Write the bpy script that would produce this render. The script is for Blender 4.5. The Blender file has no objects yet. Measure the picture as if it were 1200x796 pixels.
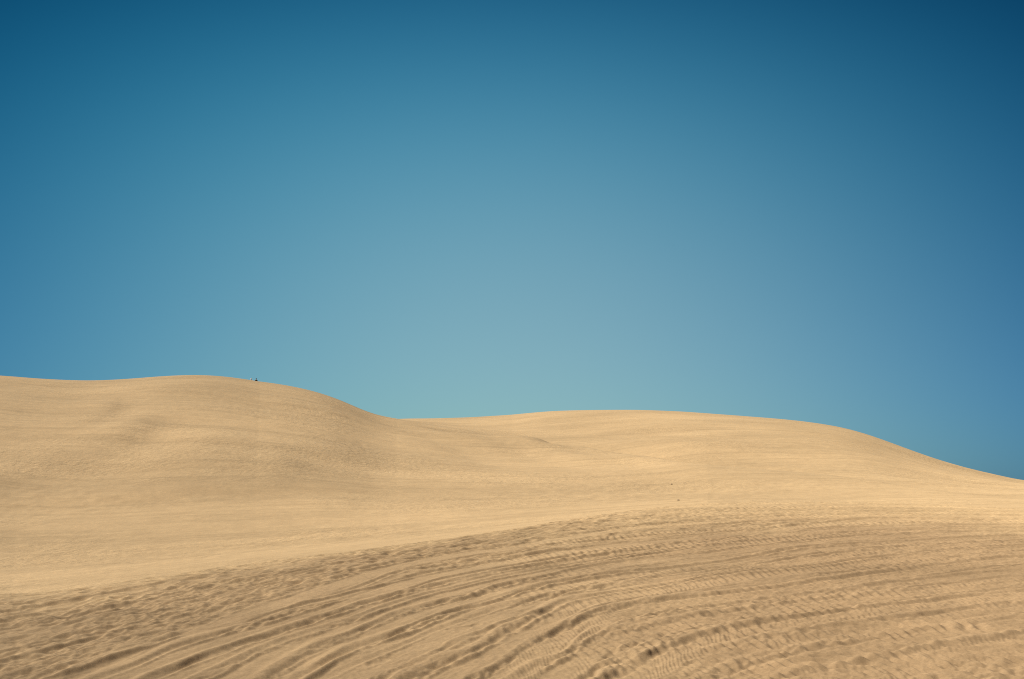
"""Desert dunes under a clear teal sky: rutted sand in front, two big dunes behind, two people on the crest."""
import bpy, bmesh, math, random
import numpy as np

R = math.radians
random.seed(7)
scene = bpy.context.scene
COL = scene.collection
EYE = 2.2                         # camera height over the sand at its feet
SLOPE = math.tan(R(6.0))          # the tracked sand climbs away from the camera
SUN_EL, SUN_AZ = R(48), R(-92)    # azimuth from +Y, negative = left

# ---------------------------------------------------------------- survey tables
# SKY_*, RIM: (bearing in degrees, tangent of the elevation as seen from the eye); TRACKS: ground points in metres
SKY_L = [(-25.13, 0.10501), (-23.219, 0.10341), (-21.724, 0.10322), (-20.868, 0.1036), (-19.254, 0.10623), (-17.77, 0.1094), (-16.092, 0.11167), (-14.673, 0.11091), (-13.232, 0.10778), (-11.905, 0.10542), (-10.955, 0.10262), (-9.954, 0.09863), (-8.968, 0.09288), (-7.975, 0.085), (-7.313, 0.0805), (-6.651, 0.07675), (-5.546, 0.07227), (-3.552, 0.06511), (0.0, 0.05054), (3.537, 0.03661), (7.036, 0.02499), (11.318, 0.0112), (15.465, 0.0), (24.7, -0.01515)]
SKY_R = [(-24.878, 0.03467), (-13.097, 0.05977), (-8.831, 0.07136), (-6.782, 0.07634), (-5.991, 0.07677), (-4.002, 0.07669), (-2.004, 0.07761), (0.0, 0.07968), (1.337, 0.08207), (2.228, 0.08312), (4.449, 0.08379), (6.657, 0.08348), (8.844, 0.08173), (11.771, 0.07755), (13.966, 0.07363), (15.335, 0.0701), (16.723, 0.0656), (17.923, 0.05912), (19.254, 0.04947), (20.675, 0.03936), (22.218, 0.02948), (23.588, 0.02356), (24.817, 0.01764)]
RIM = [(-24.49, -0.0738), (-22.668, -0.07346), (-20.804, -0.07026), (-18.892, -0.06618), (-16.934, -0.06122), (-12.882, -0.05219), (-8.681, -0.04404), (-4.372, -0.03468), (0.0, -0.02348), (4.387, -0.01135), (7.004, -0.00528), (10.873, -0.00149), (17.086, -0.00073), (21.008, -0.00355), (24.725, -0.00827)]
TRACKS = {
    'A': [(-3.11, 8.62), (-2.93, 9.25), (-2.7, 10.2), (-2.51, 11.03), (-2.28, 11.45), (-2.15, 11.91), (-1.9, 12.51), (-1.53, 13.43), (-1.08, 14.13), (-0.7, 14.63), (0.0, 15.16), (0.45, 15.81), (1.03, 16.43), (1.68, 17.11), (2.76, 17.84), (4.26, 18.53), (5.83, 19.01), (8.64, 18.76)],
    'D1': [(-2.91, 8.43), (-2.79, 8.75), (-2.66, 9.4), (-2.43, 9.89), (-2.28, 10.06), (-2.09, 10.48), (-1.91, 10.83), (-1.63, 11.45), (-1.37, 12.01), (-0.98, 12.9), (-0.51, 13.49), (0.0, 14.0), (0.68, 14.77), (1.41, 15.4), (2.46, 16.07), (3.91, 17.01), (5.23, 17.95), (6.14, 18.41), (8.31, 18.06)],
    'D1b': [(-2.51, 8.52), (-2.33, 9.06), (-2.15, 9.49), (-1.96, 9.96), (-1.61, 10.63), (-1.29, 11.36), (-0.74, 12.2), (0.0, 13.18), (1.09, 14.27), (2.35, 15.4), (3.77, 16.43), (5.3, 17.31), (8.1, 17.63)],
    'D2': [(-2.11, 8.52), (-2.01, 8.93), (-1.92, 9.28), (-1.68, 9.89), (-1.46, 10.27), (-1.29, 10.63), (-1.06, 11.19), (-0.78, 11.72), (-0.46, 12.15), (0.0, 12.79), (0.61, 13.43), (1.52, 14.27), (2.94, 15.4), (4.35, 16.25), (6.25, 17.01), (7.91, 17.21)],
    'D3': [(-1.63, 8.52), (-1.58, 8.75), (-1.52, 9.2), (-1.36, 9.58), (-1.21, 9.99), (-1.0, 10.6), (-0.64, 11.28), (-0.33, 11.54), (0.0, 12.2), (0.48, 12.73), (1.03, 13.49), (1.91, 14.27), (3.09, 15.0), (4.97, 16.25), (7.72, 16.81)],
    'D4': [(-1.38, 8.52), (-1.27, 9.01), (-1.13, 9.34), (-0.92, 9.77), (-0.72, 10.06), (-0.51, 10.6), (-0.21, 11.19), (0.0, 11.54), (0.58, 12.36), (1.18, 12.9), (2.05, 13.43), (2.78, 13.93), (4.01, 15.0), (5.38, 15.64), (7.46, 16.25)],
    'D5': [(-1.19, 8.57), (-0.8, 9.43), (-0.62, 9.89), (-0.39, 10.3), (0.0, 10.99), (0.67, 11.72), (1.4, 12.26), (1.98, 13.01), (2.69, 13.49), (3.92, 14.27), (5.33, 15.16), (7.21, 15.73)],
    'D6': [(-0.51, 8.52), (-0.2, 9.06), (0.0, 9.58), (0.25, 10.2), (0.64, 11.19), (1.07, 11.72), (1.76, 12.2), (2.76, 12.95), (3.92, 13.55), (4.93, 14.27), (6.01, 14.93), (6.98, 15.24)],
    'D7': [(0.0, 8.52), (0.26, 9.34), (0.62, 10.06), (0.91, 10.71), (1.45, 11.28), (2.22, 11.72), (3.15, 12.2), (3.87, 12.73), (5.01, 13.43), (6.53, 14.27)],
    'D8': [(0.25, 8.48), (0.5, 8.87), (0.78, 9.64), (1.35, 10.2), (2.04, 10.79), (2.8, 11.19), (3.71, 11.63), (4.73, 12.2), (5.81, 12.73)],
    'D9': [(1.04, 8.67), (1.41, 9.34), (1.96, 9.96), (2.62, 10.48), (3.29, 10.87), (4.31, 11.36), (5.43, 11.91)],
    'D10': [(1.72, 9.14), (2.42, 9.73), (3.24, 10.2), (4.02, 10.63), (5.09, 11.19)],
    'D11': [(1.98, 8.77), (2.67, 9.34), (3.4, 9.8), (4.06, 10.13), (4.78, 10.52)],
    'D12': [(2.28, 8.43), (3.09, 8.93), (4.36, 9.64)],
}


# ---------------------------------------------------------------- noise
_rng = np.random.default_rng(11)
_PERM = np.concatenate([_rng.permutation(256)] * 3).astype(np.int32)
_ANG = _rng.random(256) * 2 * np.pi
_GX, _GY = np.cos(_ANG).astype(np.float32), np.sin(_ANG).astype(np.float32)

def perlin(x, y):
    x = np.asarray(x, np.float32); y = np.asarray(y, np.float32)
    xf = np.floor(x); yf = np.floor(y)
    xi = xf.astype(np.int32) & 255; yi = yf.astype(np.int32) & 255
    fx = x - xf; fy = y - yf
    u = fx * fx * fx * (fx * (fx * 6 - 15) + 10); v = fy * fy * fy * (fy * (fy * 6 - 15) + 10)
    def g(ix, iy, dx, dy):
        h = _PERM[_PERM[ix] + iy]
        return _GX[h] * dx + _GY[h] * dy
    a = g(xi, yi, fx, fy); b = g(xi + 1, yi, fx - 1, fy)
    c = g(xi, yi + 1, fx, fy - 1); d = g(xi + 1, yi + 1, fx - 1, fy - 1)
    return 1.5 * ((a + u * (b - a)) * (1 - v) + (c + u * (d - c)) * v)

def fbm(x, y, n=3, gain=0.5):
    s = 0; a = 1.0; f = 1.0
    for i in range(n):
        s = s + a * perlin(x * f + 17.3 * i, y * f - 9.1 * i); a *= gain; f *= 2.03
    return s

def sstep(a, b, x):
    t = np.clip((x - a) / (b - a), 0, 1)
    return t * t * (3 - 2 * t)

def table(tab, th):
    """A survey table at the bearings th, smoothed, meeting itself behind the camera."""
    t = np.array(tab); fine = np.linspace(-45, 45, 1801)
    v = np.interp(fine, t[:, 0], t[:, 1])
    k = np.hanning(41); k /= k.sum()
    v = np.convolve(np.pad(v, 20, mode='edge'), k, mode='valid')
    m = 0.5 * (v[0] + v[-1])
    fine = np.concatenate([[-180], fine, [180]]); v = np.concatenate([[m], v, [m]])
    return np.interp(th, fine, v)

# ---------------------------------------------------------------- the far dunes
def solve_crest(T, rf, rc, zf, p):
    """Crest height whose silhouette, seen from the eye, stands at tangent T."""
    t = np.linspace(0.3, 1.3, 200)[None, :]
    r = rf[:, None] + t * (rc - rf)[:, None]
    S = np.sin(np.pi / 2 * t) ** p
    lo = np.full(len(T), -40.0); hi = np.full(len(T), 90.0)
    for _ in range(40):
        mid = 0.5 * (lo + hi)
        e = ((zf[:, None] + (mid - zf)[:, None] * S - EYE) / r).max(1)
        hi = np.where(e > T, mid, hi); lo = np.where(e > T, lo, mid)
    return 0.5 * (lo + hi)

def ease(th, v, half=1.3):
    """Smooth v over a degree or so of bearing, so that the crests stay rounded."""
    f = np.arange(-75, 75, .05); k = np.hanning(2 * int(round(half / .05)) + 1); k /= k.sum(); n = len(k) // 2
    s = np.convolve(np.pad(np.interp(f, th, v), n, mode='edge'), k, mode='valid')
    return np.where(np.abs(th) < 60, np.interp(th, f, s), v)

def far_params(th):
    L = table(SKY_L, th); Rr = table(SKY_R, th)
    rcL = np.interp(th, [-40, -13, -6, 0, 8, 16, 30], [215, 205, 190, 168, 140, 118, 100])
    rfL = np.interp(th, [-30, -10, 0, 10, 30], [52, 50, 50, 50, 50])
    zfL = np.interp(th, [-30, -24, -12, 0, 10, 25, 40], [-2.3, -2.3, -1.2, 0.0, 0.6, 0.6, 0.3])
    rcR = np.interp(th, [-30, 0, 12, 25, 40], [330, 300, 270, 225, 200])
    rfR = np.interp(th, [-30, 0, 25], [105, 82, 50])
    zfR = np.interp(th, [-30, 0, 10, 25, 40], [-2, -0.5, 0.6, 0.6, 0.3])
    P = dict(rcL=rcL, rfL=rfL, zfL=zfL, rcR=rcR, rfR=rfR, zfR=zfR,
             HL=solve_crest(L, rfL, rcL, zfL, 1.15), HR=solve_crest(Rr, rfR, rcR, zfR, 1.1))
    w = 1 / (1 + np.exp((th + 6.65) / 2.0))                       # which dune makes the skyline at this bearing
    r = np.linspace(60, 380, 500)[:, None]
    for _ in range(5):                                           # the blend raises the saddle: settle it back
        miss = np.maximum(L, Rr) - ((far_height(th[None, :], r, P) - EYE) / r).max(0)
        miss = np.clip(miss, -.01, .01) * (1 - sstep(40, 60, np.abs(th)))
        P['HL'] = ease(th, P['HL'] + .8 * w * miss * rcL); P['HR'] = ease(th, P['HR'] + .8 * (1 - w) * miss * rcR)
    return P

def dune(r, rf, rc, zf, H, p):
    t = np.clip((r - rf) / (rc - rf), 0, 1.9)
    return zf + (H - zf) * np.sin(np.pi / 2 * t) ** p

def smax(a, b, k):
    h = np.clip(0.5 + 0.5 * (a - b) / k, 0, 1)
    return b + (a - b) * h + k * h * (1 - h)

BLEND = 6.0
def far_height(th, r, P):
    """Broad form of both dunes; th, r are same-shaped grids, P broadcasts along rows."""
    zl = dune(r, P['rfL'], P['rcL'], P['zfL'], P['HL'], 1.15)
    zr = dune(r, P['rfR'], P['rcR'], P['zfR'], P['HR'], 1.1)
    return smax(zl, zr, BLEND)

def far_detail(x, y, r, fade):
    z = 0.75 * fade * sstep(60, 110, r) * fbm(x / 34 + 3.1, y / 30, 2)                       # broad hollows
    z += 0.05 * fade * sstep(50, 90, r) * fbm(x / 24 + y / 30, y / 9 + x / 60 + 2, 2)               # traverse ledges
    z += 0.17 * fade * sstep(-6, 2, np.degrees(np.arctan2(x, y))) * sstep(60, 100, r) * fbm((x * .55 - y * .84) / 42 + 7, (x * .84 + y * .55) / 9.5, 2)   # folds
    patch = sstep(0.12, 0.45, fbm(x / 20 + 8, y / 16, 2))
    z += 0.035 * patch * fbm(x / 1.1, y / 1.3, 2) * (1 - sstep(110, 150, r))                 # trampled patches
    # small slip scarp on the right dune, crease on the left one
    for (th0, r0, ang, w, l, h) in SCARPS:
        x0, y0 = r0 * math.sin(R(th0)), r0 * math.cos(R(th0))
        dx, dy = x - x0, y - y0
        a = dx * math.cos(ang) + dy * math.sin(ang); b = -dx * math.sin(ang) + dy * math.cos(ang)
        b = b + 0.02 * a * a / l * 4
        z += 1.2 * h * np.exp(-(a / l) ** 2) * np.tanh(b / w) * np.exp(-(np.abs(b) / (3.2 * w)) ** 1.5)
    return z

SCARPS = [(1.75, 124, R(-94), 1.5, 6, -.36), (2.8, 112, R(-77), 2.6, 26, -.50), (5.4, 112, R(-75), 2.2, 28, -.60), (8.0, 104, R(-73), 2.4, 26, -.56),
          (11.5, 98, R(-71), 2.6, 26, -.52), (15, 92, R(-70), 3.0, 22, -.34), (-1.2, 118, R(-72), 2.2, 24, -.34), (-4, 112, R(-70), 2.6, 20, -.26),
          (-18.6, 98, R(-82), 1.6, 10, -.34), (-17.4, 100, R(-80), 4.0, 14, -.36), (-19.9, 113, R(-75), 1.2, 10, -.22), (-10.9, 84, R(-78), 2.0, 9, -.32),
          (-11.8, 104, R(-80), 3.0, 13, -.20), (-14.8, 88, R(-84), 3.5, 14, -.24), (-22.5, 86, R(-88), 3, 14, -.26),
          (-22.5, 74, R(12), 2, 12, .12), (-14.2, 73, R(10), 1.6, 12, .11), (-14, 91, R(-6), 1.3, 16, .10)]

# ---------------------------------------------------------------- the tracked sand in front
RIM_A = 0.055
def rim_start(th):
    """Distance at which the front sand starts to roll over, so that its silhouette meets the RIM table."""
    T = table(RIM, th)
    c = np.cos(np.radians(np.clip(th, -40, 40)))
    lo = np.full(len(th), 4.0); hi = np.full(len(th), 30.0)
    q = np.linspace(0, 9, 120)[None, :]
    for _ in range(36):
        mid = 0.5 * (lo + hi)
        r = mid[:, None] + q
        z = SLOPE * c[:, None] * r - 0.5 * RIM_A * q * q
        e = ((z - EYE) / r).max(1)
        hi = np.where(e > T, mid, hi); lo = np.where(e > T, lo, mid)
    return 0.5 * (lo + hi)

def near_base(th, r, D0):
    c = np.cos(np.radians(th)); c = np.where(np.abs(th) > 40, math.cos(R(40)) * np.clip((180 - np.abs(th)) / 140, -0.2, 1), c)
    q = np.maximum(r - D0, 0)
    q1 = 5.5
    drop = np.where(q < q1, 0.5 * RIM_A * q * q, RIM_A * q1 * (q - 0.5 * q1))
    return np.maximum(SLOPE * c * r - drop, -9)

def track_polar(pts):
    p = np.array(pts); th = np.degrees(np.arctan2(p[:, 0], p[:, 1])); r = np.hypot(p[:, 0], p[:, 1])
    keep = [0]
    for i in range(1, len(th)):
        if th[i] > th[keep[-1]] + 0.1: keep.append(i)
    th, r = th[keep], r[keep]
    g0 = max(0.25, min(1.6, (r[2] - r[0]) / (th[2] - th[0]))); g1 = (r[-1] - r[-3]) / (th[-1] - th[-3])
    th = np.concatenate([[th[0] - 4, ], th, [th[-1] + 25]]); r = np.concatenate([[r[0] - 4 * g0], r, [r[-1] + 25 * min(g1, 0.02)]])
    f = np.linspace(th[0], th[-1], 1200); v = np.interp(f, th, r)
    k = np.hanning(61); k /= k.sum()
    v = np.convolve(np.pad(v, 30, mode='edge'), k, mode='valid')
    return f, v

# key: half width, depth, tread from which bearing (deg), tread height
STYLE = {'A': (.17, .035, 99, 0), 'D1': (.16, .05, 14, .012), 'D1b': (.15, .06, 12, .014), 'D2': (.15, .06, 10, .016),
         'D3': (.16, .065, 14, .016), 'D4': (.14, .06, 16, .018), 'D5': (.17, .05, 9, .020), 'D6': (.16, .055, 4, .022),
         'D7': (.18, .05, 2, .024), 'D8': (.17, .05, 5, .024), 'D9': (.18, .055, 8, .028), 'D10': (.19, .055, 9, .026),
         'D11': (.19, .05, 12, .026), 'D12': (.32, .04, 9, .028)}
# x, y, length along the tracks, width, depth of scuffed pits
PITS = [(5.14, 15.81, .28, .10, .10), (2.68, 11.58, .22, .10, .08), (4.11, 9.73, .26, .13, .12), (3.98, 9.03, .20, .09, .12),
        (1.88, 9.58, .14, .13, .10), (1.79, 8.85, .24, .15, .12), (2.29, 10.79, .12, .13, .08), (.82, 9.06, .14, .16, .09),
        (.47, 10.3, .2, .1, .07), (-.43, 10.3, .2, .08, .08), (-1.03, 9.14, .2, .08, .09), (-.57, 10.67, .16, .07, .07),
        (4.76, 15.4, .22, .1, .07), (1.38, 13.43, .16, .08, .08), (1.97, 10.87, .1, .1, .06), (4.23, 11.49, .2, .1, .07),
        (3.27, 11.72, .18, .1, .07), (3.41, 14.63, .24, .1, .08), (2.6, 9.1, .1, .12, .07), (.2, 9.3, .2, .1, .07),
        (-.2, 9.7, .18, .1, .06), (1.2, 9.0, .12, .14, .08), (3.5, 8.9, .16, .1, .08), (2.2, 8.7, .12, .16, .1)]

def near_relief(x, y, th, r, thc, D0):
    cx, cy = x - 8.0, y - 5.0                                      # the drivers' turn swings round this point
    d = np.hypot(cx, cy); a = -np.arctan2(cy, cx) * 10.0
    body = sstep(1.5, 5, r) * (1 - sstep(3.0, 6.5, r - D0))
    z = 0.022 * fbm(a * 0.55, d * 1.1, 2)
    # trampled, waffled sand on the left and along the rim
    left = sstep(11.8, 13.6, d + 0.5 * perlin(x * .7, y * .7)) * (1 - sstep(3, 12, th))
    lump = fbm(a * 2.9 + perlin(x * 2, y * 2) * .8, d * 3.9 + .8 * perlin(x * 2.2 + 5, y * 2.2), 3, .5)
    dim = perlin(a * 3.4 + .5 * perlin(x * 2, y * 2), d * 4.6 + .6 * perlin(x * 2.2 + 5, y * 2.2))
    z += left * (0.070 * (.35 - np.abs(dim)) + .016 * lump * .5 + .010 * perlin(a * 8, d * 8)) * (.65 + .5 * perlin(x * .5, y * .5))
    z += left * sstep(-13, -6, th) * 0.010 * np.sin(2 * np.pi * (a * 0.9 + d * 6.2 + 1.1 * perlin(x * 1.6, y * 1.6)))
    # churned sand at the bottom
    low = (1 - sstep(9.2, 11.2, r + 0.9 * perlin(x * .8, y * .8))) * sstep(-8, -3, th)
    ch = fbm(a * 1.5 + 4, d * 3.0, 4, .55)
    z += low * (0.045 * np.abs(ch) ** 1.2 - 0.01)
    z += (0.25 + 0.75 * sstep(-.1, .4, perlin(a * .5, d * 1.7))) * 0.010 * fbm(a * 3.2, d * 7.5, 3)
    # wind ripples at the lower right
    rip = sstep(7, 11, th) * (1 - sstep(10.9, 12.2, r + .6 * perlin(x, y)))
    # faint older tracks, all swinging round the same turn
    rr = np.random.default_rng(5)
    wob = 0.35 * perlin(a * .16, d * .25) + 0.03 * perlin(a * 3, d * 3)
    for k in range(16):
        d0 = 5.2 + k * 0.62 + rr.uniform(-.25, .25); w = rr.uniform(.10, .2)
        q = np.abs(d + wob + 0.012 * rr.uniform(-1, 1) * a - d0) / w
        on = sstep(-.15, .25, perlin(a * .22 + 31 * k, d * 0 + k * 1.7))
        z += 0.55 * on * (0.022 * np.exp(-(np.maximum(q - 1.15, 0) * 3) ** 2) * (q > 1.15) - 0.02 * (1 - sstep(.75, 1.15, q)) + 0.022 * sstep(.9, 1.15, q) * (q <= 1.15))
    crumb = fbm(a * 4.5 + .5 * perlin(x * 3, y * 3), d * 9, 3, .6)
    gap = sstep(-.5, .2, perlin(a * .3 + 9, d * 1.3))
    z += gap * (0.015 * crumb + 0.014 * (.3 - np.abs(perlin(a * 7, d * 8))) + .007 * perlin(a * 13, d * 15)) + 0.006 * np.abs(perlin(x * 6, y * 6))
    edge_n = 0.022 * fbm(x * 2.2, y * 2.2, 3, .55)
    edge_f = 0.008 * perlin(x * 11, y * 11)
    fine = perlin(x * 15, y * 15)
    for i, (key, (w, h, t0, tz)) in enumerate(STYLE.items()):
        f, v = track_polar(TRACKS[key])
        rt = np.interp(thc, f, v); g = np.gradient(rt, np.radians(thc))
        stretch = np.sqrt(1 + (g / rt) ** 2)
        ds = rt * stretch * np.gradient(np.radians(thc)); s = np.cumsum(ds)
        fadec = sstep(f[0], f[0] + 1.5, thc) * (1 - sstep(26, 34, thc))
        if fadec.max() <= 0: continue
        cols = np.where(fadec > 0)[0]; c0, c1 = cols[0], cols[-1] + 1
        sl = (slice(None), slice(c0, c1))
        dd = (r[sl] - rt[None, c0:c1]) / stretch[None, c0:c1]
        ok = np.abs(dd) < 0.75
        rows = np.where(ok.any(1))[0]
        if len(rows) == 0: continue
        sl = (slice(rows[0], rows[-1] + 1), slice(c0, c1)); dd = dd[rows[0]:rows[-1] + 1]
        ss = s[None, c0:c1] + 0 * dd
        for off, gw, gh in ((.20 + .05 * math.sin(i * 3.1), .035, .011), (-.22 - .05 * math.cos(i * 2.3), .03, .010), (.29 + .04 * math.cos(i), .05, -.012)):
            e = (dd - off + .5 * edge_n[sl]) / gw                    # thin scrapes beside the wheel
            z[sl] = z[sl] - gh * (np.exp(-e * e) - .6 * np.exp(-((np.abs(e) - 1.9) / .8) ** 2)) * fadec[None, c0:c1] * sstep(-.5, .1, perlin(ss * .4 + i * 3 + off * 50, ss * 0 + i))
        wv = w * (1 + 0.14 * perlin(ss * .7 + 11 * i, ss * 0 + i))
        q = np.abs(dd + edge_n[sl] + edge_f[sl]) / wv
        ribbon = (1 - sstep(1, 13, thc))[None, c0:c1]                # thrown sand lies in smooth slanting ribbons on the outside of the turn
        m = ((1 - sstep(.66, 1.10, q)) * (1 - ribbon) + (1 - sstep(.70, 1.08, q)) * ribbon) * fadec[None, c0:c1]
        qs = np.clip((dd + edge_n[sl] + edge_f[sl]) / wv, -1, 1)
        depth = h * (0.92 + 0.25 * perlin(ss * .5 + 5 * i, ss * 0 + 3.3 * i))
        berm = np.exp(-((q - 1.24) / .20) ** 2) * (0.6 + 0.15 * fine[sl] + .15 * perlin(ss * 2.2 + i, dd * 3)) * fadec[None, c0:c1]
        cur = z[sl] * (1 - (0.55 + .33 * ribbon) * m) - m * depth * (0.17 * (1 - ribbon) + 0.25 * (qs + .2) * ribbon) + 0.11 * depth * berm * (1 - .6 * ribbon)
        if tz:
            ton = sstep(t0 - 4, t0 + 4, thc)[None, c0:c1] * sstep(-.6, -.1, perlin(ss * .45 + 7 * i, ss * 0 + 9.1 * i))
            ph = ss / (0.082 + 0.014 * math.sin(i * 2.3)) + (0.95 + .4 * math.sin(i * 1.7)) * dd / 0.085 + 0.9 * perlin(ss * 1.1, dd * 3 + i) + .35 * perlin(ss * 5, dd * 9 + i)
            bar = np.sin(2 * np.pi * ph); bar = np.where(bar > 0, bar ** .7, bar * .6)
            bar = np.nan_to_num(bar)
            cur = cur + tz * 0.44 * ton * m * bar * np.clip(.7 + .5 * fine[sl] + .9 * perlin(ss * 1.3 + i, dd * 3), .05, 1.5)
        z[sl] = cur
    z += rip * 0.016 * np.clip(.75 + .8 * perlin(x * 1.1 + 7, y * 1.6), .1, 1.3) * np.sin(2 * np.pi * (x * 6.2 + y * 3.4 + 1.7 * perlin(x * 1.1, y * 1.1) + .45 * perlin(x * 4, y * 4)))
    # cleat marks and wind ripples lying in bands along the tracks
    band = sstep(-4, 7, th) * sstep(-.30, .18, perlin(a * .22 + 3, d * 2.1)) * (1 - .8 * rip)
    warp = .8 * perlin(x * .9, y * .9) + .30 * perlin(x * 3.1, y * 3.1)
    z += band * 0.0088 * np.clip(.8 + .7 * perlin(x * 2, y * 3), .15, 1.4) * np.sin(2 * np.pi * (x * 8.4 + y * 3.1 + warp + .5 * np.sin(d * 5)))
    z += (sstep(-4, 7, th) - band) * 0.0045 * perlin(x * 9, y * 5)
    for (px, py, l, w, h) in PITS:
        h *= .20
        pth = math.degrees(math.atan2(px, py)); ci = int(np.searchsorted(thc, pth))
        k = slice(max(ci - 90, 0), ci + 90)
        dx, dy = x[:, k] - px, y[:, k] - py
        tx, ty = (py - 5), -(px - 8); n = math.hypot(tx, ty); tx, ty = tx / n, ty / n
        u = (dx * tx + dy * ty) / l; vv = (-dx * ty + dy * tx) / w
        u = u + .8 * fbm(x[:, k] * 5, y[:, k] * 5); vv = vv + .8 * fbm(x[:, k] * 6 + 4, y[:, k] * 6)
        e = np.sqrt(u * u + vv * vv)
        z[:, k] += -h * .5 * (1 - sstep(.35, 1.1, e)) + .16 * h * np.exp(-((e - 1.25) / .25) ** 2)
    z += 0.0018 * perlin(x * 21, y * 21) + 0.0018 * fine
    z = 0.036 * np.tanh(z / 0.036)
    zs = z.copy()                                                  # loose sand slumps: round off the sharpest steps
    zs[1:-1] = .5 * z[1:-1] + .25 * (z[:-2] + z[2:]); zs[:, 1:-1] = .5 * zs[:, 1:-1] + .25 * (zs[:, :-2] + zs[:, 2:])
    z = .65 * z + .35 * zs
    dr = np.maximum(np.gradient(r, axis=0), 1e-3); dl = np.maximum(r * np.gradient(np.radians(thc))[None, :], 1e-3)
    for _ in range(9):                                             # dry sand cannot stand steeper than its angle of repose
        gx = np.zeros_like(z); gy = np.zeros_like(z)
        gy[1:-1] = np.maximum(np.abs(z[2:] - z[1:-1]), np.abs(z[1:-1] - z[:-2])); gx[:, 1:-1] = np.maximum(np.abs(z[:, 2:] - z[:, 1:-1]), np.abs(z[:, 1:-1] - z[:, :-2]))
        w = np.clip((np.hypot(gx / dl, gy / dr) - .42) / .25, 0, 1)
        w[1:-1] = np.maximum(w[1:-1], .7 * np.maximum(w[:-2], w[2:])); w[:, 1:-1] = np.maximum(w[:, 1:-1], .7 * np.maximum(w[:, :-2], w[:, 2:]))
        av = z.copy(); av[1:-1, 1:-1] = (z[:-2, 1:-1] + z[2:, 1:-1] + z[1:-1, :-2] + z[1:-1, 2:]) / 4
        z = z + .8 * w * (av - z)
    return z * body

# ---------------------------------------------------------------- meshes
def grid_object(name, X, Y, Z, mat, close=False, inner=None):
    nr, nc = X.shape
    co = np.stack([X, Y, Z], -1).reshape(-1, 3).astype(np.float32)
    i = np.arange(nr - 1)[:, None] * nc; j = np.arange(nc - 1)[None, :]
    a = (i + j).reshape(-1)
    quads = np.stack([a, a + 1, a + nc + 1, a + nc], -1)
    quads = quads[:, ::-1].astype(np.int32)
    me = bpy.data.meshes.new(name)
    me.vertices.add(len(co)); me.vertices.foreach_set('co', co.reshape(-1))
    me.loops.add(quads.size); me.loops.foreach_set('vertex_index', quads.reshape(-1))
    me.polygons.add(len(quads))
    me.polygons.foreach_set('loop_start', np.arange(0, quads.size, 4, dtype=np.int32))
    me.update(calc_edges=True)
    me.polygons.foreach_set('use_smooth', np.ones(len(quads), bool))
    me.materials.append(mat)
    o = bpy.data.objects.new(name, me); COL.objects.link(o)
    o['kind'] = 'structure'
    return o

def nodes_of(name):
    m = bpy.data.materials.new(name); m.use_nodes = True
    nt = m.node_tree; nt.nodes.clear()
    out = nt.nodes.new('ShaderNodeOutputMaterial'); b = nt.nodes.new('ShaderNodeBsdfPrincipled')
    nt.links.new(b.outputs[0], out.inputs[0])
    return m, nt, b

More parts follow.
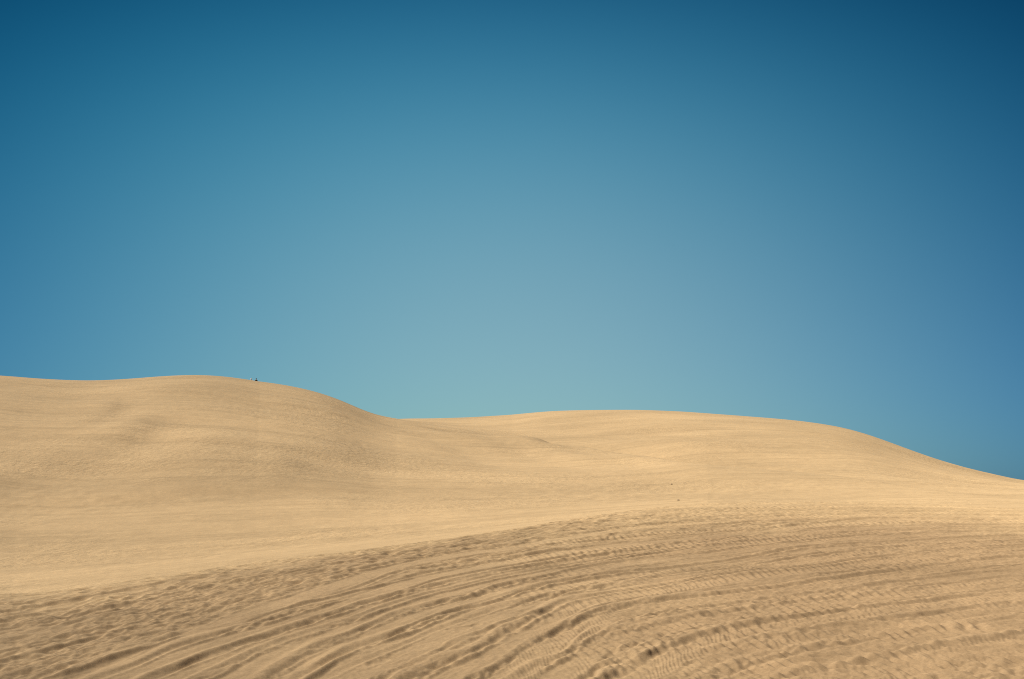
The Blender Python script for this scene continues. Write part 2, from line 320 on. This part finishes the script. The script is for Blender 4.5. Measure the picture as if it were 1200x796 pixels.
def sand_material(name, bump):
    m, nt, b = nodes_of(name)
    N, Lk = nt.nodes.new, nt.links.new
    tc = N('ShaderNodeTexCoord')
    def noise(scale, detail=3, vec=None, rough=.55):
        n = N('ShaderNodeTexNoise'); n.inputs['Scale'].default_value = scale
        n.inputs['Detail'].default_value = detail; n.inputs['Roughness'].default_value = rough
        Lk(vec or tc.outputs['Object'], n.inputs['Vector']); return n.outputs['Fac']
    def mapped(s, rot=(0, 0, 0)):
        mp = N('ShaderNodeMapping'); mp.inputs['Scale'].default_value = s; mp.inputs['Rotation'].default_value = rot
        Lk(tc.outputs['Object'], mp.inputs['Vector']); return mp.outputs[0]
    def ramp(fac, lo, hi, a, c):
        r = N('ShaderNodeMapRange'); r.inputs['From Min'].default_value = lo; r.inputs['From Max'].default_value = hi
        r.inputs['To Min'].default_value = a; r.inputs['To Max'].default_value = c; Lk(fac, r.inputs['Value']); return r.outputs[0]
    def mul(a, c):
        x = N('ShaderNodeMath'); x.operation = 'MULTIPLY'; Lk(a, x.inputs[0]); Lk(c, x.inputs[1]); return x.outputs[0]
    grain = ramp(noise(42, 4, rough=.75), .3, .7, .86, 1.14)              # coarse grains, near
    grain2 = ramp(noise(3.3, 5, rough=.8), .3, .7, .90, 1.10)             # clots of darker mineral sand
    streak = mul(ramp(noise(1, 4, mapped((.03, .17, .12), (0, 0, R(-6)))), .40, .66, 1.025, .955), ramp(noise(1, 4, mapped((.04, .23, .12), (0, 0, R(32)))), .42, .66, 1.02, .955))
    broad = ramp(noise(.03, 2), .35, .65, .95, 1.05)
    at = N('ShaderNodeAttribute'); at.attribute_name = 'churn_vignette'           # coarser, browner sand turned over by wheels and feet, plus painted-in lens darkening
    thin = mul(ramp(noise(1, 3, mapped((.03, .75, .3), (0, 0, R(10)))), .54, .64, 1.0, .92), ramp(noise(1, 3, mapped((.05, 1.1, .3), (0, 0, R(-24)))), .56, .66, 1.0, .93))
    mott = mul(ramp(noise(.8, 4, rough=.75), .35, .65, .94, 1.05), ramp(noise(.06, 3), .35, .65, .95, 1.05))
    v = mul(mul(mul(grain, grain2), mul(streak, broad)), mul(thin, mott))
    base = N('ShaderNodeMix'); base.data_type = 'RGBA'; base.inputs['A'].default_value = (*SAND_A, 1); base.inputs['B'].default_value = (*SAND_B, 1)
    Lk(noise(.4, 4), base.inputs['Factor'])
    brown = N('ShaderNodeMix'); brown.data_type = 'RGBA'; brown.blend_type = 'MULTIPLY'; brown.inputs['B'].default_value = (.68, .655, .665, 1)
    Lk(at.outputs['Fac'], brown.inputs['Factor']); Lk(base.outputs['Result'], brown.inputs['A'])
    sc = N('ShaderNodeVectorMath'); sc.operation = 'SCALE'
    Lk(brown.outputs['Result'], sc.inputs[0]); Lk(v, sc.inputs['Scale'])
    Lk(sc.outputs[0], b.inputs['Base Color'])
    b.inputs['Roughness'].default_value = .95
    b.inputs['Specular IOR Level'].default_value = .12
    b.inputs['Diffuse Roughness'].default_value = .6
    bp = N('ShaderNodeBump'); bp.inputs['Strength'].default_value = .22; bp.inputs['Distance'].default_value = .012
    Lk(noise(38, 4, rough=.7), bp.inputs['Height'])
    tramp = ramp(noise(.075, 3), .46, .60, .12, 1.0)
    bp2 = N('ShaderNodeBump'); bp2.inputs['Strength'].default_value = .45 * bump; bp2.inputs['Distance'].default_value = .26
    Lk(mul(noise(2.0, 3, rough=.6), tramp), bp2.inputs['Height']); Lk(bp.outputs[0], bp2.inputs['Normal'])
    Lk(bp2.outputs[0], b.inputs['Normal'])
    return m

SAND_A = (.475, .326, .172); SAND_B = (.495, .346, .184)
sand = sand_material('windblown_sand', 1.1)
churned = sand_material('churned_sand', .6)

fine = np.linspace(-29, 29, 1480)
side_l = -29 - np.cumsum(np.geomspace(.06, 6, 60)); side_l = side_l * 1.0
side = np.concatenate([np.geomspace(.06, 8, 60)]).cumsum(); side = side / side[-1] * 151
THC = np.concatenate([-(29 + side[::-1]), fine, 29 + side])
D0 = rim_start(THC)
P = far_params(THC)
SPLIT = D0 + 7.0

# front sheet: from under the camera to just past the rim
tr = np.concatenate([np.linspace(.004, .30, 40)[:-1], np.linspace(.30, 1.02, 1180), np.linspace(1.02, 1.0 + 1e-9, 1)[:0]])
r_in = np.concatenate([np.linspace(.03, 6.6, 60)])
frac = np.linspace(0, 1, 1150)
RN = np.concatenate([np.repeat(r_in[:, None], len(THC), 1),
                     6.6 + (SPLIT - 6.6)[None, :] * (frac[1:, None] ** 1.08)], 0)
TN = np.repeat(THC[None, :], RN.shape[0], 0)
XN, YN = RN * np.sin(np.radians(TN)), RN * np.cos(np.radians(TN))

def ground_form(x, y, th, r, Pd, D):
    zn = near_base(th, r, D)
    zf = far_height(th, r, Pd)
    k = sstep(0, 6, r - D)
    return np.where(r > D, smax(zn, zf, .6) * k + zn * (1 - k), zn)

ZN = ground_form(XN, YN, TN, RN, P, D0)
ZN = ZN + near_relief(XN, YN, TN, RN, THC, D0)
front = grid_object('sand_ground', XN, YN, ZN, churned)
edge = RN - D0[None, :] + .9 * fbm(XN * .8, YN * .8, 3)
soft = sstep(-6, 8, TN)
churn_vignette = (1 - sstep(.2, 2.2, edge) * (1 - soft) - soft * sstep(-4.5, 1.5, edge)) * (.72 + .40 * sstep(2, 18, TN) + .12 * fbm(XN * .5, YN * .9, 3))  # rises to the right: part churned sand, part lens vignette painted in
att = front.data.attributes.new('churn_vignette', 'FLOAT', 'POINT'); att.data.foreach_set('value', np.clip(churn_vignette, 0, 1.3).reshape(-1).astype(np.float32))

# far sheet: over both crests and out to the horizon
g = np.concatenate([np.geomspace(1, 330, 860), np.geomspace(345, 4500, 40)])
g = (g - 1)
RF = SPLIT[None, :] + g[:, None]
TF = np.repeat(THC[None, :], RF.shape[0], 0)
XF, YF = RF * np.sin(np.radians(TF)), RF * np.cos(np.radians(TF))
ZF = ground_form(XF, YF, TF, RF, P, D0)
fade = (1 - sstep(-85, -30, RF - np.minimum(P['rcL'], 400)[None, :]) * (1 - sstep(-9, -3, TF))) * (1 - .85 * sstep(140, 185, RF) * sstep(-9, -3, TF))

ZF = ZF + far_detail(XF, YF, RF, fade) * sstep(0, 20, RF - SPLIT[None, :]) * (1 - sstep(330, 420, RF))
hills = grid_object('dunes', XF, YF, ZF, sand)

def ground_at(th, r):
    """Height of the far sheet at a bearing and distance."""
    ci = int(np.argmin(np.abs(THC - th))); return float(np.interp(r, RF[:, ci], ZF[:, ci]))

# ---------------------------------------------------------------- things
def plain(name, rgb, rough=.8):
    m, nt, b = nodes_of(name)
    n = nt.nodes.new('ShaderNodeTexNoise'); n.inputs['Scale'].default_value = 18
    mx = nt.nodes.new('ShaderNodeMix'); mx.data_type = 'RGBA'
    mx.inputs['A'].default_value = (*[c * .8 for c in rgb], 1); mx.inputs['B'].default_value = (*[min(1, c * 1.15) for c in rgb], 1)
    nt.links.new(n.outputs['Fac'], mx.inputs['Factor']); nt.links.new(mx.outputs['Result'], b.inputs['Base Color'])
    b.inputs['Roughness'].default_value = rough; b.inputs['Specular IOR Level'].default_value = .2
    return m

def skin_mesh(name, verts, edges, radii, mat, root=0, levels=1):
    me = bpy.data.meshes.new(name); me.from_pydata(verts, edges, [])
    o = bpy.data.objects.new(name, me); COL.objects.link(o)
    md = o.modifiers.new('skin', 'SKIN'); md.use_smooth_shade = True
    for i, sv in enumerate(me.skin_vertices[0].data):
        rr = radii[i]; sv.radius = rr if isinstance(rr, tuple) else (rr, rr); sv.use_root = (i == root)
    sb = o.modifiers.new('sub', 'SUBSURF'); sb.levels = levels; sb.render_levels = levels
    dg = bpy.context.evaluated_depsgraph_get()
    nm = bpy.data.meshes.new_from_object(o.evaluated_get(dg)); nm.name = name
    bpy.data.objects.remove(o); nm.materials.clear(); nm.materials.append(mat)
    for p in nm.polygons: p.use_smooth = True
    return nm

def link(name, me, parent=None):
    o = bpy.data.objects.new(name, me); COL.objects.link(o); o.parent = parent; return o

M_skin = plain('skin', (.42, .26, .18), .6); M_hair = plain('dark_hair', (.03, .022, .018), .6)
def person(th, r, yaw, top, trousers, cap, label):
    V = [(0, 0, .95), (0, 0, 1.12), (0, 0, 1.32), (0, 0, 1.44), (0, -.01, 1.53), (0, -.02, 1.62), (0, -.02, 1.72),
         (.2, 0, 1.42), (.27, .03, 1.15), (.26, -.10, .92), (.26, -.15, .84), (-.2, 0, 1.42), (-.27, -.02, 1.15), (-.27, -.14, .93), (-.27, -.19, .86),
         (.1, 0, .9), (.11, -.12, .5), (.11, -.06, .09), (.11, -.2, .04), (-.1, 0, .9), (-.11, .06, .5), (-.11, .22, .12), (-.11, .1, .05)]
    E = [(0, 1), (1, 2), (2, 3), (3, 4), (4, 5), (5, 6), (3, 7), (7, 8), (8, 9), (9, 10), (3, 11), (11, 12), (12, 13), (13, 14),
         (0, 15), (15, 16), (16, 17), (17, 18), (0, 19), (19, 20), (20, 21), (21, 22)]
    rad = [(.15, .11), (.14, .10), (.16, .11), (.10, .08), .055, (.078, .095), (.06, .075), .06, .045, .035, .03, .06, .045, .035, .03,
           .085, .06, .042, .035, .085, .06, .042, .035]
    body = link('person', skin_mesh('person', V, E, rad, M_skin))
    body.location = (r * math.sin(R(th)), r * math.cos(R(th)), ground_at(th, r) - .01); body.rotation_euler = (0, 0, yaw)
    body['label'] = label; body['category'] = 'person'; body['group'] = 'people on the dune crest'
    bv = [V[0], V[1], V[2], V[3], V[7], (.27, .03, 1.2), V[11], (-.27, -.02, 1.2)]
    be = [(0, 1), (1, 2), (2, 3), (3, 4), (4, 5), (3, 6), (6, 7)]
    link('shirt', skin_mesh('shirt', bv, be, [(.175, .13), (.165, .125), (.185, .135), (.12, .10), .078, .065, .078, .065], top), body)
    tv = [V[0], V[15], V[16], (.11, -.065, .16), V[19], V[20], (-.11, .21, .2)]
    link('trousers', skin_mesh('trousers', tv, [(0, 1), (1, 2), (2, 3), (0, 4), (4, 5), (5, 6)], [(.17, .13), .105, .08, .07, .105, .08, .07], trousers), body)
    bm = bmesh.new(); bmesh.ops.create_uvsphere(bm, u_segments=16, v_segments=10, radius=.105)
    for v in list(bm.verts):
        if v.co.z < -.02 and v.co.y < .03: v.co.z = -.02; v.co.y *= 1.02
        v.co.y = v.co.y * 1.15 + .012; v.co.z += 1.69; v.co.y -= .02
    hm = bpy.data.meshes.new('hair'); bm.to_mesh(hm); bm.free(); hm.materials.append(cap)
    for p in hm.polygons: p.use_smooth = True
    link('cap' if cap is not M_hair else 'hair', hm, body)
    return body

def behind_crest(th, show):
    """Distance past the crest at which a 1.8 m tall walker shows only `show` metres over the skyline."""
    ci = int(np.argmin(np.abs(THC - th))); rr, zz = RF[:, ci], ZF[:, ci]
    e = (zz - EYE) / rr; k = int(np.argmax(np.where(rr < 290, e, -9)))
    for r in np.arange(rr[k], rr[k] + 60, .25):
        if ground_at(th, r) + 1.79 - (EYE + e[k] * r) < show: return float(r)
    return float(rr[k] + 30)

dark = plain('dark_cloth', (.02, .022, .026)); pale = plain('pale_cloth', (.72, .70, .64)); denim = plain('blue_cloth', (.06, .08, .13))
person(-13.18, behind_crest(-13.18, .46), R(40), dark, dark, M_hair, 'person in dark clothes, the right-hand one of two tiny figures on the dune crest')
person(-13.43, behind_crest(-13.43, .36), R(60), pale, denim, pale, 'person in pale clothes, the left-hand one of two tiny figures on the dune crest')

M_stone = plain('weathered_stone', (.28, .20, .125), .9)
def stone(th, r, s, label):
    bm = bmesh.new(); bmesh.ops.create_icosphere(bm, subdivisions=3, radius=1)
    rs = np.random.default_rng(int(r * 10)); o3 = rs.uniform(-5, 5, 3)
    for v in bm.verts:
        n = 1 + .28 * float(perlin(np.array([v.co.x * 1.2 + o3[0] + v.co.z]), np.array([v.co.y * 1.2 + o3[1] - v.co.z]))[0]) + .10 * float(perlin(np.array([v.co.x * 4 + v.co.z * 3]), np.array([v.co.y * 4]))[0])
        v.co = v.co * n; v.co.x *= s * 1.25; v.co.y *= s; v.co.z = v.co.z * s * .7
    me = bpy.data.meshes.new('stone'); bm.to_mesh(me); bm.free(); me.materials.append(M_stone)
    for p in me.polygons: p.use_smooth = True
    o = link('stone', me); o.location = (r * math.sin(R(th)), r * math.cos(R(th)), ground_at(th, r) + s * .35)
    o['label'] = label; o['category'] = 'stone'; o['group'] = 'stones at the foot of the right dune'

def hit(th, T):
    """First distance along a bearing at which the far sheet rises to the sight line T."""
    ci = int(np.argmin(np.abs(THC - th))); e = (ZF[:, ci] - EYE) / RF[:, ci]
    k = int(np.argmax((e >= T) & (RF[:, ci] > SPLIT[ci] + 2))); return float(RF[k, ci])
stone(8.198, hit(8.198, .01659), .06, 'small dark stone higher up on the right dune, farther from the tracks')
stone(8.526, hit(8.526, .00226), .055, 'small dark stone at the foot of the right dune, just beyond the tracked rim')

# ---------------------------------------------------------------- sky and sun
# greener, deeper tint than the clean-air model, with lens vignette painted into the sides: log gain of R, G, B by height and bearing
SKY_TINT_VIGNETTE = [[-1.20, 3.7333, -0.3174, -35.0397, -6.6745, -11.5514, 0.138],
           [-0.628, -0.1406, 12.8692, -33.2794, -3.9501, -3.809, -0.0111],
           [-0.4189, -3.1136, 19.1393, -33.202, -1.5222, -6.0521, 0.0468]]
w = bpy.data.worlds.new('World'); scene.world = w; w.use_nodes = True
nt = w.node_tree; nt.nodes.clear(); N, Lk = nt.nodes.new, nt.links.new
out = N('ShaderNodeOutputWorld'); bg = N('ShaderNodeBackground'); bg.inputs['Strength'].default_value = .0885
sky = N('ShaderNodeTexSky'); sky.sky_type = 'NISHITA'; sky.sun_disc = False
sky.sun_elevation = SUN_EL; sky.sun_rotation = SUN_AZ; sky.air_density = 1; sky.dust_density = .6; sky.ozone_density = 2
Lk(bg.outputs[0], out.inputs[0])
tc = N('ShaderNodeTexCoord'); sep = N('ShaderNodeSeparateXYZ'); Lk(tc.outputs['Generated'], sep.inputs[0])
def op(kind, a, b=None, c=None, clamp=False):
    n = N('ShaderNodeMath'); n.operation = kind
    for i, v in enumerate((a, b, c)):
        if v is None: continue
        if isinstance(v, (int, float)): n.inputs[i].default_value = v
        else: Lk(v, n.inputs[i])
    return n.outputs[0]
z = op('MINIMUM', op('MAXIMUM', sep.outputs['Z'], 0.0), .45)
az = op('MINIMUM', op('MAXIMUM', op('ARCTAN2', sep.outputs['X'], sep.outputs['Y']), R(-29)), R(29))
az2 = op('MULTIPLY', az, az)
cmb = N('ShaderNodeCombineColor')
for i, (c0, c1, c2, c3, d0, d1, e0) in enumerate(SKY_TINT_VIGNETTE):
    up = op('MULTIPLY_ADD', op('MULTIPLY_ADD', op('MULTIPLY_ADD', z, c3, c2), z, c1), z, c0)
    side = op('MULTIPLY_ADD', op('MULTIPLY_ADD', z, d1 * .87, d0 * .87), az2, op('MULTIPLY', az, e0))
    Lk(op('EXPONENT', op('ADD', up, side)), cmb.inputs[i])
mx = N('ShaderNodeMix'); mx.data_type = 'RGBA'; mx.blend_type = 'MULTIPLY'; mx.inputs['Factor'].default_value = 1
Lk(sky.outputs[0], mx.inputs['A']); Lk(cmb.outputs[0], mx.inputs['B']); Lk(mx.outputs['Result'], bg.inputs['Color'])

sd = bpy.data.lights.new('sun', 'SUN'); sd.energy = 4.15; sd.angle = R(.53); sd.color = (1, .93, .82)
sun = bpy.data.objects.new('sun', sd); COL.objects.link(sun)
to_sun = (math.cos(SUN_EL) * math.sin(SUN_AZ), math.cos(SUN_EL) * math.cos(SUN_AZ), math.sin(SUN_EL))
from mathutils import Vector
sun.rotation_euler = (-Vector(to_sun)).to_track_quat('-Z', 'Y').to_euler(); sun.location = (0, 0, 60)

# ---------------------------------------------------------------- camera and picture settings
cd = bpy.data.cameras.new('camera'); cam = bpy.data.objects.new('camera', cd); COL.objects.link(cam)
cd.sensor_width = 36; cd.lens = 36 * 1287 / 1200; cd.clip_start = .05; cd.clip_end = 9000
cam.location = (0, 0, EYE); cam.rotation_euler = (R(90 + 8.485), 0, 0)
scene.camera = cam
vs = scene.view_settings; vs.view_transform = 'Standard'; vs.look = 'None'; vs.exposure = 0.84; vs.gamma = 1; vs.use_curve_mapping = False
scene.render.engine = 'CYCLES'; scene.cycles.use_denoising = False
scene.cycles.max_bounces = 4; scene.cycles.pixel_filter_type = 'BLACKMAN_HARRIS'; scene.cycles.filter_width = 1.05
